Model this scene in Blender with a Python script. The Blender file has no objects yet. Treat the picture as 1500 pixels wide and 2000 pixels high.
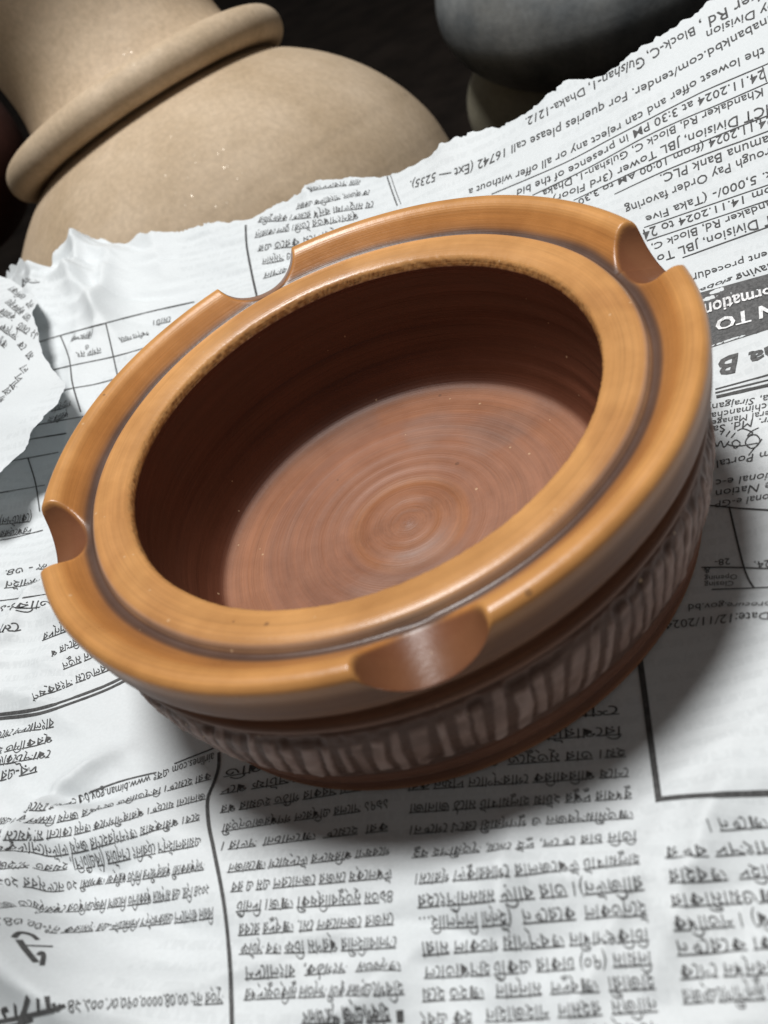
import bpy, math, random
import numpy as np
from mathutils import Matrix, Vector

# ------------------------------------------------------------------ units
U = 0.065                      # metres per layout unit (radius of the ashtray rim)
scene = bpy.context.scene
COL = scene.collection
rng = np.random.default_rng(11)
random.seed(5)

# ------------------------------------------------------------------ camera
CAM_LOC = np.array([0.0, -2.14723, 2.09045])
RX, RY, RZ, FOC = math.radians(44.72), math.radians(20.12), math.radians(-17.61), 1.15
def rot3(rx, ry, rz):
    c, s = math.cos, math.sin
    X = np.array([[1, 0, 0], [0, c(rx), -s(rx)], [0, s(rx), c(rx)]])
    Y = np.array([[c(ry), 0, s(ry)], [0, 1, 0], [-s(ry), 0, c(ry)]])
    Z = np.array([[c(rz), -s(rz), 0], [s(rz), c(rz), 0], [0, 0, 1]])
    return Z @ Y @ X
CR = rot3(RX, RY, RZ)
cam = bpy.data.cameras.new("camera")
cam_o = bpy.data.objects.new("camera", cam)
COL.objects.link(cam_o)
M = Matrix.Identity(4)
for i in range(3):
    for j in range(3):
        M[i][j] = CR[i, j]
    M[i][3] = CAM_LOC[i] * U
cam_o.matrix_world = M
cam.sensor_fit = 'HORIZONTAL'
cam.sensor_width = 36.0
cam.lens = 36.0 * FOC
cam.clip_start = 0.005
cam.clip_end = 50
cam.dof.use_dof = True
cam.dof.focus_distance = 3.15 * U
cam.dof.aperture_fstop = 28
scene.camera = cam_o

# ------------------------------------------------------------------ light
world = bpy.data.worlds.new("World")
scene.world = world
world.use_nodes = True
bg = world.node_tree.nodes["Background"]
bg.inputs[0].default_value = (1.0, 0.97, 0.93, 1)
bg.inputs[1].default_value = 0.10

def lamp(name, loc, target, size, power, col):
    l = bpy.data.lights.new(name, 'AREA')
    l.shape = 'DISK'; l.size = size; l.energy = power; l.color = col
    o = bpy.data.objects.new(name, l); COL.objects.link(o)
    o.location = loc
    o.rotation_euler = (Vector(target) - Vector(loc)).to_track_quat('-Z', 'Y').to_euler()
    return o
lamp("ceiling_lamp", (-0.015, 0.175, 0.96), (0.0, 0.05, 0), 0.28, 10.7, (1.0, 0.995, 0.985))

vs = scene.view_settings
vs.view_transform = 'Standard'; vs.look = 'None'; vs.exposure = 0.0; vs.gamma = 1.0
scene.render.engine = 'CYCLES'
scene.cycles.use_denoising = True

# ------------------------------------------------------------------ helpers
def smooth01(a, b, x):
    t = np.clip((x - a) / (b - a), 0, 1)
    return t * t * (3 - 2 * t)

TAB = rng.random((256, 256)) * 2 - 1
def vnoise(x, y, tab=TAB):
    x = np.asarray(x, float); y = np.asarray(y, float)
    xi = np.floor(x).astype(int); yi = np.floor(y).astype(int)
    fx = x - xi; fy = y - yi
    fx = fx * fx * fx * (fx * (fx * 6 - 15) + 10); fy = fy * fy * fy * (fy * (fy * 6 - 15) + 10)
    g = lambda i, j: tab[i % 256, j % 256]
    a = g(xi, yi) * (1 - fx) + g(xi + 1, yi) * fx
    b = g(xi, yi + 1) * (1 - fx) + g(xi + 1, yi + 1) * fx
    return a * (1 - fy) + b * fy
def fbm(x, y, n=4):
    s = 0; a = 1.0; f = 1.0
    for k in range(n):
        s = s + a * vnoise(x * f + 17.3 * k, y * f - 9.1 * k); a *= .5; f *= 2.03
    return s
def facets(x, y, seed):
    """random heights joined by flat triangles: crumpled paper"""
    u = x + y * .57735; v = y * 1.1547
    ui = np.floor(u).astype(int); vi = np.floor(v).astype(int)
    fu = u - ui; fv = v - vi
    g = lambda i, j: TAB[(i + seed * 37) % 256, (j + seed * 91) % 256]
    up = fu + fv <= 1
    lo = g(ui, vi) * (1 - fu - fv) + g(ui + 1, vi) * fu + g(ui, vi + 1) * fv
    hi = g(ui + 1, vi + 1) * (fu + fv - 1) + g(ui + 1, vi) * (1 - fv) + g(ui, vi + 1) * (1 - fu)
    return np.where(up, lo, hi)

def ray(px, py):
    px = np.asarray(px, float); py = np.asarray(py, float)
    d = np.stack([(px - 750) / (FOC * 1500), -(py - 1000) / (FOC * 1500), -np.ones_like(px)], -1)
    return d @ CR.T
def atz(px, py, z=0.0):
    d = ray(px, py); k = (z - CAM_LOC[2]) / d[..., 2]
    return CAM_LOC + k[..., None] * d
def atk(px, py, k):
    return CAM_LOC + k * ray(px, py)

def mesh_obj(name, verts, faces, mat, parent=None, smooth=True, cols=None, scale=True, gloss=None):
    me = bpy.data.meshes.new(name)
    v = np.asarray(verts, float)
    if scale: v = v * U
    if isinstance(faces, np.ndarray):
        n, k = faces.shape
        me.vertices.add(len(v)); me.vertices.foreach_set("co", v.ravel())
        me.loops.add(n * k); me.loops.foreach_set("vertex_index", faces.ravel().astype(np.int32))
        me.polygons.add(n)
        me.polygons.foreach_set("loop_start", np.arange(0, n * k, k, dtype=np.int32))
        me.polygons.foreach_set("loop_total", np.full(n, k, dtype=np.int32))
        me.update(calc_edges=True)
    else:
        me.from_pydata(v.tolist(), [], faces)
    me.validate()
    if smooth: me.polygons.foreach_set("use_smooth", np.ones(len(me.polygons), bool))
    if cols is not None:
        a = me.color_attributes.new("tint", 'FLOAT_COLOR', 'POINT')
        a.data.foreach_set("color", (cols if cols.shape[1] == 4 else np.concatenate([cols, np.ones((len(cols), 1))], 1)).ravel())
    if gloss is not None:
        ga = me.attributes.new("gloss", 'FLOAT', 'POINT'); ga.data.foreach_set("value", gloss.ravel())
    me.materials.append(mat)
    me.update()
    o = bpy.data.objects.new(name, me); COL.objects.link(o)
    if parent is not None: o.parent = parent
    return o
def tag(o, label, cat, group=None):
    o["label"] = label; o["category"] = cat
    if group: o["group"] = group
    return o
def empty(name, loc=(0, 0, 0)):
    o = bpy.data.objects.new(name, None); COL.objects.link(o)
    o.location = loc; o.empty_display_size = .01
    return o

# ------------------------------------------------------------------ materials
class NT:
    def __init__(s, name):
        s.m = bpy.data.materials.new(name); s.m.use_nodes = True
        s.t = s.m.node_tree; s.n = s.t.nodes
        s.b = s.n["Principled BSDF"]
    def node(s, kind, **kw):
        n = s.n.new(kind)
        for k, v in kw.items(): setattr(n, k, v)
        return n
    def link(s, a, b): s.t.links.new(a, b)
    def math(s, op, a, b=None, c=None):
        n = s.node('ShaderNodeMath', operation=op)
        for i, v in enumerate((a, b, c)):
            if v is None: continue
            if isinstance(v, (int, float)): n.inputs[i].default_value = v
            else: s.link(v, n.inputs[i])
        return n.outputs[0]
    def noise(s, vec, scale, detail=4, rough=.55):
        n = s.node('ShaderNodeTexNoise'); n.inputs['Scale'].default_value = scale
        n.inputs['Detail'].default_value = detail; n.inputs['Roughness'].default_value = rough
        if vec is not None: s.link(vec, n.inputs['Vector'])
        return n.outputs['Fac']
    def ramp(s, fac, *stops):
        r = s.node('ShaderNodeValToRGB'); e = r.color_ramp.elements
        while len(e) < len(stops): e.new(.5)
        for el, (p, c) in zip(e, stops):
            el.position = p; el.color = (*c, 1) if len(c) == 3 else c
        s.link(fac, r.inputs[0]); return r.outputs[0]
    def mix(s, a, b, fac, blend='MIX'):
        n = s.node('ShaderNodeMix', data_type='RGBA', blend_type=blend)
        for i, v in ((0, fac), (6, a), (7, b)):
            if isinstance(v, (int, float)): n.inputs[i].default_value = v
            elif isinstance(v, tuple): n.inputs[i].default_value = (*v, 1)
            else: s.link(v, n.inputs[i])
        return n.outputs[2]
    def bump(s, h, strength, dist, prev=None):
        n = s.node('ShaderNodeBump'); n.inputs['Strength'].default_value = strength
        n.inputs['Distance'].default_value = dist; s.link(h, n.inputs['Height'])
        if prev is not None: s.link(prev, n.inputs['Normal'])
        return n.outputs[0]
    def obj(s): return s.node('ShaderNodeTexCoord').outputs['Object']

def g3(v): return (v, v, v)

def mat_clay(name, r0, r1, sb):
    t = NT(name); oc = t.obj()
    at = t.node('ShaderNodeAttribute', attribute_name="tint")
    sep = t.node('ShaderNodeSeparateXYZ'); t.link(oc, sep.inputs[0])
    r = t.math('SQRT', t.math('ADD', t.math('MULTIPLY', sep.outputs[0], sep.outputs[0]), t.math('MULTIPLY', sep.outputs[1], sep.outputs[1])))
    ang = t.math('ARCTAN2', sep.outputs[1], sep.outputs[0])
    # turning lines: streaks that run round the axis, drifting slowly (a spiral)
    cv = t.node('ShaderNodeCombineXYZ')
    t.link(t.math('ADD', t.math('MULTIPLY', r, 2600.0), t.math('MULTIPLY', ang, .45)), cv.inputs[0])
    t.link(t.math('MULTIPLY', sep.outputs[2], 2600.0), cv.inputs[1])
    t.link(t.math('SINE', ang), cv.inputs[2])
    streak = t.noise(cv.outputs[0], 1.0, 3, .6)
    cv2 = t.node('ShaderNodeCombineXYZ')
    t.link(t.math('MULTIPLY', r, 420.0), cv2.inputs[0]); t.link(t.math('MULTIPLY', sep.outputs[2], 420.0), cv2.inputs[1])
    t.link(t.math('MULTIPLY', t.math('SINE', ang), 1.6), cv2.inputs[2])
    streak2 = t.noise(cv2.outputs[0], 1.0, 3, .6)
    blot = t.noise(oc, 55, 5, .6)
    fine = t.noise(oc, 900, 4, .6)
    col = t.mix(at.outputs['Color'], t.ramp(streak2, (.25, g3(.62)), (.75, g3(1.25))), t.math('MULTIPLY', at.outputs['Alpha'], .42), 'MULTIPLY')
    col = t.mix(col, t.ramp(streak, (.3, g3(.72)), (.7, g3(1.2))), t.math('MULTIPLY', at.outputs['Alpha'], .34), 'MULTIPLY')
    col = t.mix(col, t.ramp(blot, (.3, (.60, .50, .44)), (.68, (1.2, 1.18, 1.12))), .5, 'MULTIPLY')
    # small dark pits and pale grit
    vo = t.node('ShaderNodeTexVoronoi'); vo.inputs['Scale'].default_value = 190; t.link(oc, vo.inputs['Vector'])
    wn = t.node('ShaderNodeSeparateColor'); t.link(vo.outputs['Color'], wn.inputs[0])
    spot = t.math('MULTIPLY', t.math('LESS_THAN', vo.outputs['Distance'], t.math('MULTIPLY', wn.outputs[1], .11)), t.math('GREATER_THAN', wn.outputs[0], .84))
    col = t.mix(col, (.10, .05, .03), t.math('MULTIPLY', spot, .5))
    vo2 = t.node('ShaderNodeTexVoronoi'); vo2.inputs['Scale'].default_value = 430; t.link(oc, vo2.inputs['Vector'])
    wn2 = t.node('ShaderNodeSeparateColor'); t.link(vo2.outputs['Color'], wn2.inputs[0])
    grit = t.math('MULTIPLY', t.math('LESS_THAN', vo2.outputs['Distance'], t.math('MULTIPLY', wn2.outputs[0], .15)), t.math('GREATER_THAN', wn2.outputs[1], .86))
    col = t.mix(col, (.72, .50, .30), t.math('MULTIPLY', grit, .45))
    t.link(col, t.b.inputs['Base Color'])
    ro = t.node('ShaderNodeMapRange'); ro.inputs[1].default_value = .25; ro.inputs[2].default_value = .75
    ro.inputs[3].default_value = r0; ro.inputs[4].default_value = r1; t.link(blot, ro.inputs[0])
    gl = t.node('ShaderNodeAttribute', attribute_name="gloss").outputs['Fac']
    t.link(t.math('ADD', ro.outputs[0], t.math('MULTIPLY', t.math('SUBTRACT', 1.0, gl), .22)), t.b.inputs['Roughness'])
    t.link(t.math('MULTIPLY', gl, .5), t.b.inputs['Specular IOR Level'])
    n1 = t.bump(t.math('MULTIPLY', streak, at.outputs['Alpha']), sb, .00022)
    n2 = t.bump(fine, .25, .00015, n1)
    n3 = t.bump(t.math('SUBTRACT', grit, spot), .5, .0002, n2)
    t.link(n3, t.b.inputs['Normal'])
    return t.m

def mat_pot(name, c1, c2, rough=.7, glints=False, spec=.3):
    t = NT(name); oc = t.obj()
    blot = t.noise(oc, 26, 6, .62); fine = t.noise(oc, 420, 5, .65)
    col = t.ramp(blot, (.32, c1), (.68, c2))
    stain = t.noise(oc, 9, 7, .7)
    col = t.mix(col, t.ramp(stain, (.38, (.80, .76, .70)), (.60, (1.05, 1.05, 1.05))), .7, 'MULTIPLY')
    pv = t.node('ShaderNodeTexVoronoi'); pv.inputs['Scale'].default_value = 42; t.link(oc, pv.inputs['Vector'])
    pc = t.node('ShaderNodeSeparateColor'); t.link(pv.outputs['Color'], pc.inputs[0])
    pit = t.math('MULTIPLY', t.math('LESS_THAN', pv.outputs['Distance'], t.math('MULTIPLY', pc.outputs[1], .09)), t.math('GREATER_THAN', pc.outputs[0], .8))
    col = t.mix(col, (.10, .07, .05), t.math('MULTIPLY', pit, .6))
    col = t.mix(col, t.ramp(fine, (.35, g3(.82)), (.65, g3(1.12))), .55, 'MULTIPLY')
    t.link(col, t.b.inputs['Base Color'])
    t.b.inputs['Specular IOR Level'].default_value = spec
    nrm = t.bump(fine, .35, .0004)
    t.b.inputs['Roughness'].default_value = rough
    t.link(nrm, t.b.inputs['Normal'])
    if glints:                                  # mica flakes, every one at its own slant
        vo = t.node('ShaderNodeTexVoronoi'); vo.inputs['Scale'].default_value = 640; t.link(oc, vo.inputs['Vector'])
        sc = t.node('ShaderNodeSeparateColor'); t.link(vo.outputs['Color'], sc.inputs[0])
        fl = t.math('MULTIPLY', t.math('LESS_THAN', vo.outputs['Distance'], .24), t.math('GREATER_THAN', sc.outputs[0], .66))
        mp = t.node('ShaderNodeVectorMath', operation='SUBTRACT'); t.link(vo.outputs['Color'], mp.inputs[0]); mp.inputs[1].default_value = (.8, .5, .5)
        ms = t.node('ShaderNodeVectorMath', operation='SCALE'); t.link(mp.outputs[0], ms.inputs[0]); ms.inputs['Scale'].default_value = .5
        ge = t.node('ShaderNodeNewGeometry')
        ad = t.node('ShaderNodeVectorMath', operation='ADD'); t.link(ge.outputs['Normal'], ad.inputs[0]); t.link(ms.outputs[0], ad.inputs[1])
        no = t.node('ShaderNodeVectorMath', operation='NORMALIZE'); t.link(ad.outputs[0], no.inputs[0])
        gl = t.node('ShaderNodeBsdfGlossy'); gl.inputs['Roughness'].default_value = .2; gl.inputs['Color'].default_value = (.9, .85, .75, 1)
        t.link(no.outputs[0], gl.inputs['Normal'])
        mx = t.node('ShaderNodeMixShader'); t.link(t.math('MULTIPLY', fl, .04), mx.inputs[0])
        t.link(t.b.outputs[0], mx.inputs[1]); t.link(gl.outputs[0], mx.inputs[2])
        t.link(mx.outputs[0], t.n['Material Output'].inputs['Surface'])
    return t.m

def mat_paper():
    t = NT("newsprint"); oc = t.obj()
    a = t.noise(oc, 18, 4, .55); b = t.noise(oc, 1500, 3, .6)
    col = t.ramp(a, (.3, (.68, .715, .73)), (.7, (.745, .775, .785)))
    col = t.mix(col, t.ramp(b, (.3, g3(.93)), (.7, g3(1.03))), .6, 'MULTIPLY')
    mp = t.node('ShaderNodeMapping'); mp.inputs['Rotation'].default_value = (0, 0, math.radians(24)); t.link(oc, mp.inputs[0])
    sp_ = t.node('ShaderNodeSeparateXYZ'); t.link(mp.outputs[0], sp_.inputs[0])
    row = t.math('GREATER_THAN', t.math('SINE', t.math('MULTIPLY', sp_.outputs[1], 1745.0)), .1)
    cx_ = t.node('ShaderNodeCombineXYZ'); t.link(t.math('MULTIPLY', sp_.outputs[0], 900.0), cx_.inputs[0]); t.link(t.math('MULTIPLY', sp_.outputs[1], 278.0), cx_.inputs[1])
    word = t.noise(cx_.outputs[0], 1.0, 2, .6)
    area = t.math('GREATER_THAN', t.noise(oc, 11, 1, .5), .47)
    ghost = t.math('MULTIPLY', t.math('MULTIPLY', row, t.math('GREATER_THAN', word, .47)), area)
    col = t.mix(col, (.52, .55, .56), t.math('MULTIPLY', ghost, .22))
    vo = t.node('ShaderNodeTexVoronoi'); vo.inputs['Scale'].default_value = 55; t.link(oc, vo.inputs['Vector'])
    sc = t.node('ShaderNodeSeparateColor'); t.link(vo.outputs['Color'], sc.inputs[0])
    sp = t.math('MULTIPLY', t.math('LESS_THAN', vo.outputs['Distance'], .022), t.math('GREATER_THAN', sc.outputs[0], .8))
    col = t.mix(col, (.2, .2, .2), t.math('MULTIPLY', sp, .7))
    t.link(col, t.b.inputs['Base Color'])
    t.b.inputs['Roughness'].default_value = .55
    t.b.inputs['Specular IOR Level'].default_value = .25
    t.link(t.bump(t.noise(oc, 160, 5, .6), .10, .0005, t.bump(b, .2, .0001)), t.b.inputs['Normal'])
    return t.m

def mat_ink(name, v):
    t = NT(name); oc = t.obj()
    f = t.noise(oc, 1400, 3, .7)
    t.link(t.ramp(f, (.3, g3(v)), (.75, g3(v * 2.6))), t.b.inputs['Base Color'])
    t.b.inputs['Roughness'].default_value = .6; t.b.inputs['Specular IOR Level'].default_value = .2
    return t.m

CLAY = mat_clay("burnished_terracotta", .25, .42, .24)
CLAYIN = mat_clay("brushed_terracotta", .40, .56, .40)
TAN = mat_pot("tan_clay", (.53, .41, .28), (.63, .50, .362), .62, True, .3)
DARK = mat_pot("smoked_clay", (.085, .098, .108), (.25, .262, .262), .5, False, .4)
CREAM = mat_pot("cream_clay", (.36, .34, .26), (.46, .43, .33), .7)
BROWN = mat_pot("dark_brown_clay", (.045, .018, .014), (.085, .034, .025), .45)
EARTH = mat_pot("earth_floor", (.008, .006, .005), (.02, .015, .012), .9, False, .1)  # near-black: the background's darkness is put into the floor colour
WOOD = mat_pot("table_wood", (.05, .03, .02), (.09, .055, .035), .7)
PAPER = mat_paper()
INK = mat_ink("ink", .050)
INKG = mat_ink("ink_grey", .07)
INKW = mat_ink("unprinted_letters", .52)

# ------------------------------------------------------------------ newspaper surface
CREASES = []     # (x0,y0,x1,y1,height,width)
def crease(p0, p1, a, w):
    A = atz(*p0); B = atz(*p1)
    CREASES.append((A[0], A[1], B[0], B[1], a * (2.3 if p0[1] > 1100 else 1.6), w))
# folds that can be made out in the sheet
crease((1012, 1600), (1000, 1920), .028, .05)
crease((540, 1500), (560, 1700), .018, .05)
crease((250, 1470), (130, 1580), .03, .035)
crease((130, 1580), (60, 1760), .03, .05)
crease((60, 1760), (130, 1930), .055, .06)
crease((130, 1930), (230, 2060), .03, .05)
crease((0, 1830), (90, 1780), .05, .05)
crease((10, 1960), (110, 1890), .045, .05)
crease((700, 1990), (830, 1880), .022, .05)
crease((1420, 1560), (1300, 1900), .02, .05)
crease((1380, 1210), (1500, 1200), .03, .035)
crease((1290, 1175), (1385, 1215), .03, .03)
crease((230, 690), (270, 560), .05, .10)
crease((225, 480), (200, 620), .11, .10)
crease((200, 620), (255, 700), .06, .08)
crease((110, 500), (125, 640), .10, .10)
crease((330, 470), (345, 560), .05, .12)
crease((125, 640), (200, 620), .06, .08)
crease((1000, 235), (905, 385), .07, .12)
crease((1130, 240), (1090, 380), .02, .12)
crease((1440, 60), (1290, 200), .02, .12)
crease((1290, 200), (1260, 330), .025, .10)
crease((1500, 560), (1390, 620), .02, .05)
crease((620, 400), (640, 470), .04, .06)
crease((80, 1180), (230, 1290), .03, .07)
crease((20, 1290), (90, 1190), .025, .06)
crease((190, 690), (150, 900), .03, .08)
for k in range(70):
    x = rng.uniform(-3, 3.2); y = rng.uniform(-2.4, 3.6); an = rng.uniform(0, math.pi); L = rng.uniform(.15, .55)
    if math.hypot(x, y) < 1.25 or (x > .6 and y > .6): continue
    CREASES.append((x - L * math.cos(an), y - L * math.sin(an), x + L * math.cos(an), y + L * math.sin(an), rng.uniform(.010, .034), rng.uniform(.03, .07)))

def paper_z(x, y):
    x = np.asarray(x, float); y = np.asarray(y, float)
    rr = np.hypot(x, y)
    free = smooth01(.93, 1.35, rr)
    # the far right side climbs over something lying under it
    s = .8 * x + .6 * y - 1.55
    w = .22
    ramp = .50 * w * np.log1p(np.exp(np.clip(s / w, -30, 30)))
    ramp = ramp * smooth01(1.02, 1.5, rr)
    back = .10 * smooth01(1.6, 3.4, y - .25 * x)
    # crumpling
    wx = x + .10 * vnoise(x * 1.7, y * 1.7); wy = y + .10 * vnoise(x * 1.7 + 40, y * 1.7 + 7)
    tl = np.exp(-(((x + 1.35) / .6) ** 2 + ((y - 3.55) / .75) ** 2))
    bl = np.exp(-(((x + 1.45) / .35) ** 2 + ((y + .75) / .35) ** 2))
    tr = smooth01(.0, 1.2, s)
    amp = (.056 + .12 * tl + .10 * bl) * (1 - .82 * smooth01(-.35, .5, s))
    z = amp * facets(wx * 1.9, wy * 1.9, 1) + .45 * amp * facets(wx * 4.6 + 3.1, wy * 4.6, 2) + .18 * amp * facets(wx * 10.3, wy * 10.3 + 5, 3)
    z = z + amp * .9
    z = z + .02 * (fbm(x * .9 + 5, y * .9, 2) + 1)
    for (x0, y0, x1, y1, a, cw) in CREASES:
        dx, dy = x1 - x0, y1 - y0; L = math.hypot(dx, dy) + 1e-9; dx /= L; dy /= L
        u = (x - x0) * dx + (y - y0) * dy; d = -(x - x0) * dy + (y - y0) * dx
        uu = np.clip(u / L, 0, 1); ends = np.maximum(np.maximum(-u, u - L), 0)
        prof = np.exp(-(np.sqrt(d * d + .014 ** 2) - .014) / cw) * np.exp(-(ends / (cw * 1.5)) ** 2)
        z = z + a * prof * (.55 + .45 * np.sin(math.pi * uu))
    z = z * free
    return z + ramp + back * free

def onpaper(px, py):
    d = ray(px, py); z = np.zeros(np.shape(px))
    for k in range(16):
        kk = (z - CAM_LOC[2]) / d[..., 2]
        P = CAM_LOC + kk[..., None] * d
        z = .3 * z + .7 * paper_z(P[..., 0], P[..., 1])
    return P

# torn far edge, as a curve y(x)
edge_px = [(-60, 640), (0, 562), (28, 530), (58, 492), (110, 488), (200, 470), (290, 455), (350, 447), (410, 436), (480, 428), (540, 402), (590, 372), (625, 350),
           (680, 343), (740, 348), (790, 330), (840, 300), (880, 276), (925, 258), (990, 240), (1030, 222), (1075, 182), (1110, 158), (1160, 152), (1205, 125),
           (1250, 92), (1310, 55), (1350, 30), (1400, 0), (1460, -40), (1560, -110), (1700, -200)]
EP = onpaper(np.array([p[0] for p in edge_px], float), np.array([p[1] for p in edge_px], float))
order = np.argsort(EP[:, 0]); EX = EP[order, 0]; EY = EP[order, 1]
def edge_y(x):
    y = np.interp(x, EX, EY)
    return y + .013 * vnoise(x * 9, x * 0 + 3) + .010 * vnoise(x * 27, x * 0 + 8) + .008 * vnoise(x * 80, x * 0 + 1)

X0, X1, Y0 = -3.0, 3.4, -2.5
NX, NY = 560, 520
xs = np.linspace(X0, X1, NX); ye = edge_y(xs)
vv = np.linspace(0, 1, NY)
GX = np.repeat(xs[:, None], NY, 1); GY = Y0 + (ye[:, None] - Y0) * vv[None, :]
GZ = paper_z(GX, GY)
idx = np.arange(NX * NY).reshape(NX, NY)
F = np.stack([idx[:-1, :-1], idx[1:, :-1], idx[1:, 1:], idx[:-1, 1:]], -1).reshape(-1, 4)
newspaper = mesh_obj("newspaper", np.stack([GX, GY, GZ], -1).reshape(-1, 3), F, PAPER)
tag(newspaper, "crumpled printed newspaper sheet with torn far edge spread under the ashtray", "newspaper")

# ------------------------------------------------------------------ floor and table under the sheet
def bevel_box(name, x0, x1, y0, y1, z0, z1, mat, b=.02):
    v = []; f = []
    for z, i in ((z0, b), (z0 + b, 0), (z1 - b, 0), (z1, b)):
        v += [(x0 + i, y0 + i, z), (x1 - i, y0 + i, z), (x1 - i, y1 - i, z), (x0 + i, y1 - i, z)]
    f.append((3, 2, 1, 0)); f.append((12, 13, 14, 15))
    for k in range(3):
        for j in range(4):
            a = k * 4 + j; c = k * 4 + (j + 1) % 4
            f.append((a, c, c + 4, a + 4))
    return mesh_obj(name, v, f, mat, smooth=False)
FLOOR_Z = -2.86
fl = mesh_obj("floor", [(-60, -30, FLOOR_Z), (60, -30, FLOOR_Z), (60, 80, FLOOR_Z), (-60, 80, FLOOR_Z)], [(0, 1, 2, 3)], EARTH, smooth=False)
fl["kind"] = "structure"
tb = bevel_box("table_slab", -2.9, 3.2, -2.4, 2.35, FLOOR_Z, -.012, WOOD)
tb["kind"] = "structure"

# ------------------------------------------------------------------ ashtray
PROF = [  # (r, z, zone)   from the middle of the underside, up the outside, over the rim and down to the middle of the floor
    (0.00, .004, 0), (.80, .004, 0), (.875, .001, 0), (.905, .008, 0), (.920, .024, 0), (.926, .045, 0), (.925, .066, 0), (.917, .076, 0),
    (.928, .088, 0), (.938, .110, 0), (.943, .134, 0), (.938, .148, 0), (.930, .156, 0),
    (.952, .168, 1), (.966, .195, 1), (.976, .24, 1), (.983, .29, 1), (.985, .34, 1), (.980, .385, 1), (.974, .402, 1), (.960, .414, 1),
    (.966, .422, 2), (.976, .434, 2), (.978, .448, 2), (.970, .460, 2), (.956, .470, 2), (.950, .481, 2), (.953, .492, 2), (.966, .502, 2), (.984, .516, 2), (.995, .540, 2), (1.000, .58, 2), (1.003, .628, 2), (1.002, .648, 2),
    (.995, .662, 2), (.980, .671, 2), (.960, .671, 2), (.939, .660, 2), (.918, .640, 2), (.898, .620, 2), (.880, .604, 2), (.868, .596, 2), (.860, .594, 2),
    (.852, .600, 3), (.846, .610, 3), (.836, .6165, 3), (.815, .618, 3), (.785, .615, 3), (.757, .609, 3), (.742, .604, 3), (.733, .598, 3), (.7280, .588, 3),
    (.7268, .570, 4), (.732, .540, 4), (.742, .50, 4), (.748, .43, 4), (.745, .35, 4), (.735, .26, 4), (.718, .18, 4), (.700, .130, 4), (.682, .101, 4), (.662, .088, 4), (.63, .083, 4),
    (.50, .081, 4), (.35, .080, 4), (.2, .079, 4), (.08, .079, 4), (0.0, .079, 4)]
def resample(prof):
    """Catmull-Rom through the profile, denser where it bends"""
    P = np.array([(a, b) for a, b, _ in prof]); Z = [c for *_, c in prof]
    out = []; zone = []
    for i in range(len(P) - 1):
        p0 = P[max(i - 1, 0)]; p1 = P[i]; p2 = P[i + 1]; p3 = P[min(i + 2, len(P) - 1)]
        L = np.linalg.norm(p2 - p1); n = max(2, min(24, int(L / .0075)))
        # limit tangents so that long neighbours do not overshoot short ones
        m1 = (p2 - p0) / max(np.linalg.norm(p2 - p1) + np.linalg.norm(p1 - p0), 1e-9) * L
        m2 = (p3 - p1) / max(np.linalg.norm(p3 - p2) + np.linalg.norm(p2 - p1), 1e-9) * L
        for k in range(n):
            t = k / n
            q = (2*t**3-3*t**2+1)*p1 + (t**3-2*t**2+t)*m1 + (-2*t**3+3*t**2)*p2 + (t**3-t**2)*m2
            out.append(q); zone.append(Z[i])
    out.append(P[-1]); zone.append(Z[-1])
    return np.array(out), np.array(zone)
PR, PZN = resample(PROF)
NP = len(PR); NA = 1200
th = np.linspace(0, 2 * math.pi, NA, endpoint=False)
rr = np.repeat(PR[:, :1], NA, 1); zz = np.repeat(PR[:, 1:], NA, 1)
TH = np.repeat(th[None, :], NP, 0); ZN = np.repeat(PZN[:, None], NA, 1)
r_in, z_in = rr.copy(), zz.copy()

def per(a, n, s):          # noise that closes round the circle
    return vnoise(np.cos(a) * n + 31.7 * s, np.sin(a) * n + 13.1 * s)
# hand-made unevenness
rr = rr * (1 + .0025 * per(TH, 1.3, 1)) + .0012 * per(TH, 4, 2) * smooth01(.4, .8, r_in)
zz = zz + .0035 * per(TH, 1.5, 3) * smooth01(.35, .6, z_in)
# combed slanting strokes of the band
band = smooth01(.160, .180, z_in) * (1 - smooth01(.392, .414, z_in)) * (ZN == 1)
def cyc(u, n, sd):          # 1-d noise with n cells round the circle
    u = np.mod(u, n); i = np.floor(u).astype(int); f = u - i; f = f * f * (3 - 2 * f)
    return TAB[i % n, sd] * (1 - f) + TAB[(i + 1) % n, sd] * f
NS = 122
sl = TH * NS / (2 * math.pi) - (z_in - .29) * (3.5 + 2.5 * per(TH, 5, 41)) + .30 * per(TH, 10, 5) + .10 * vnoise(np.cos(TH) * 22, np.sin(TH) * 22 + z_in * 14)
cell = np.mod(np.floor(sl).astype(int), NS); fr = sl - np.floor(sl)
rnd = lambda k: TAB[cell, k] * .5 + .5
wid = .40 + .34 * rnd(11)                              # every stroke has its own width, depth and length
mark = smooth01(.0, .14, fr) * (1 - smooth01(wid, wid + .18, fr))
top = .398 - .040 * rnd(12); bot = .176 + .045 * rnd(13)
mark = mark * (1 - smooth01(top - .012, top + .006, z_in)) * smooth01(bot - .006, bot + .016, z_in)
mark = mark * (.40 + .60 * rnd(14)) * (.75 + .35 * vnoise(sl * 1.7, z_in * 30))
stroke = 1 - mark
rr = rr - band * .0085 * stroke + band * .0025 * vnoise(sl * 3.1, z_in * 46)
pit = smooth01(.25, .6, vnoise(TH * 46 / math.pi, z_in * 26 + 3))
rowlo = np.exp(-((z_in - .186) / .014) ** 2); rowhi = np.exp(-((z_in - .388) / .014) ** 2)
rr = rr - (ZN == 1) * .012 * pit * rowlo - (ZN == 1) * .010 * smooth01(.1, .5, vnoise(TH * 60 / math.pi, z_in * 9)) * rowhi
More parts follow.
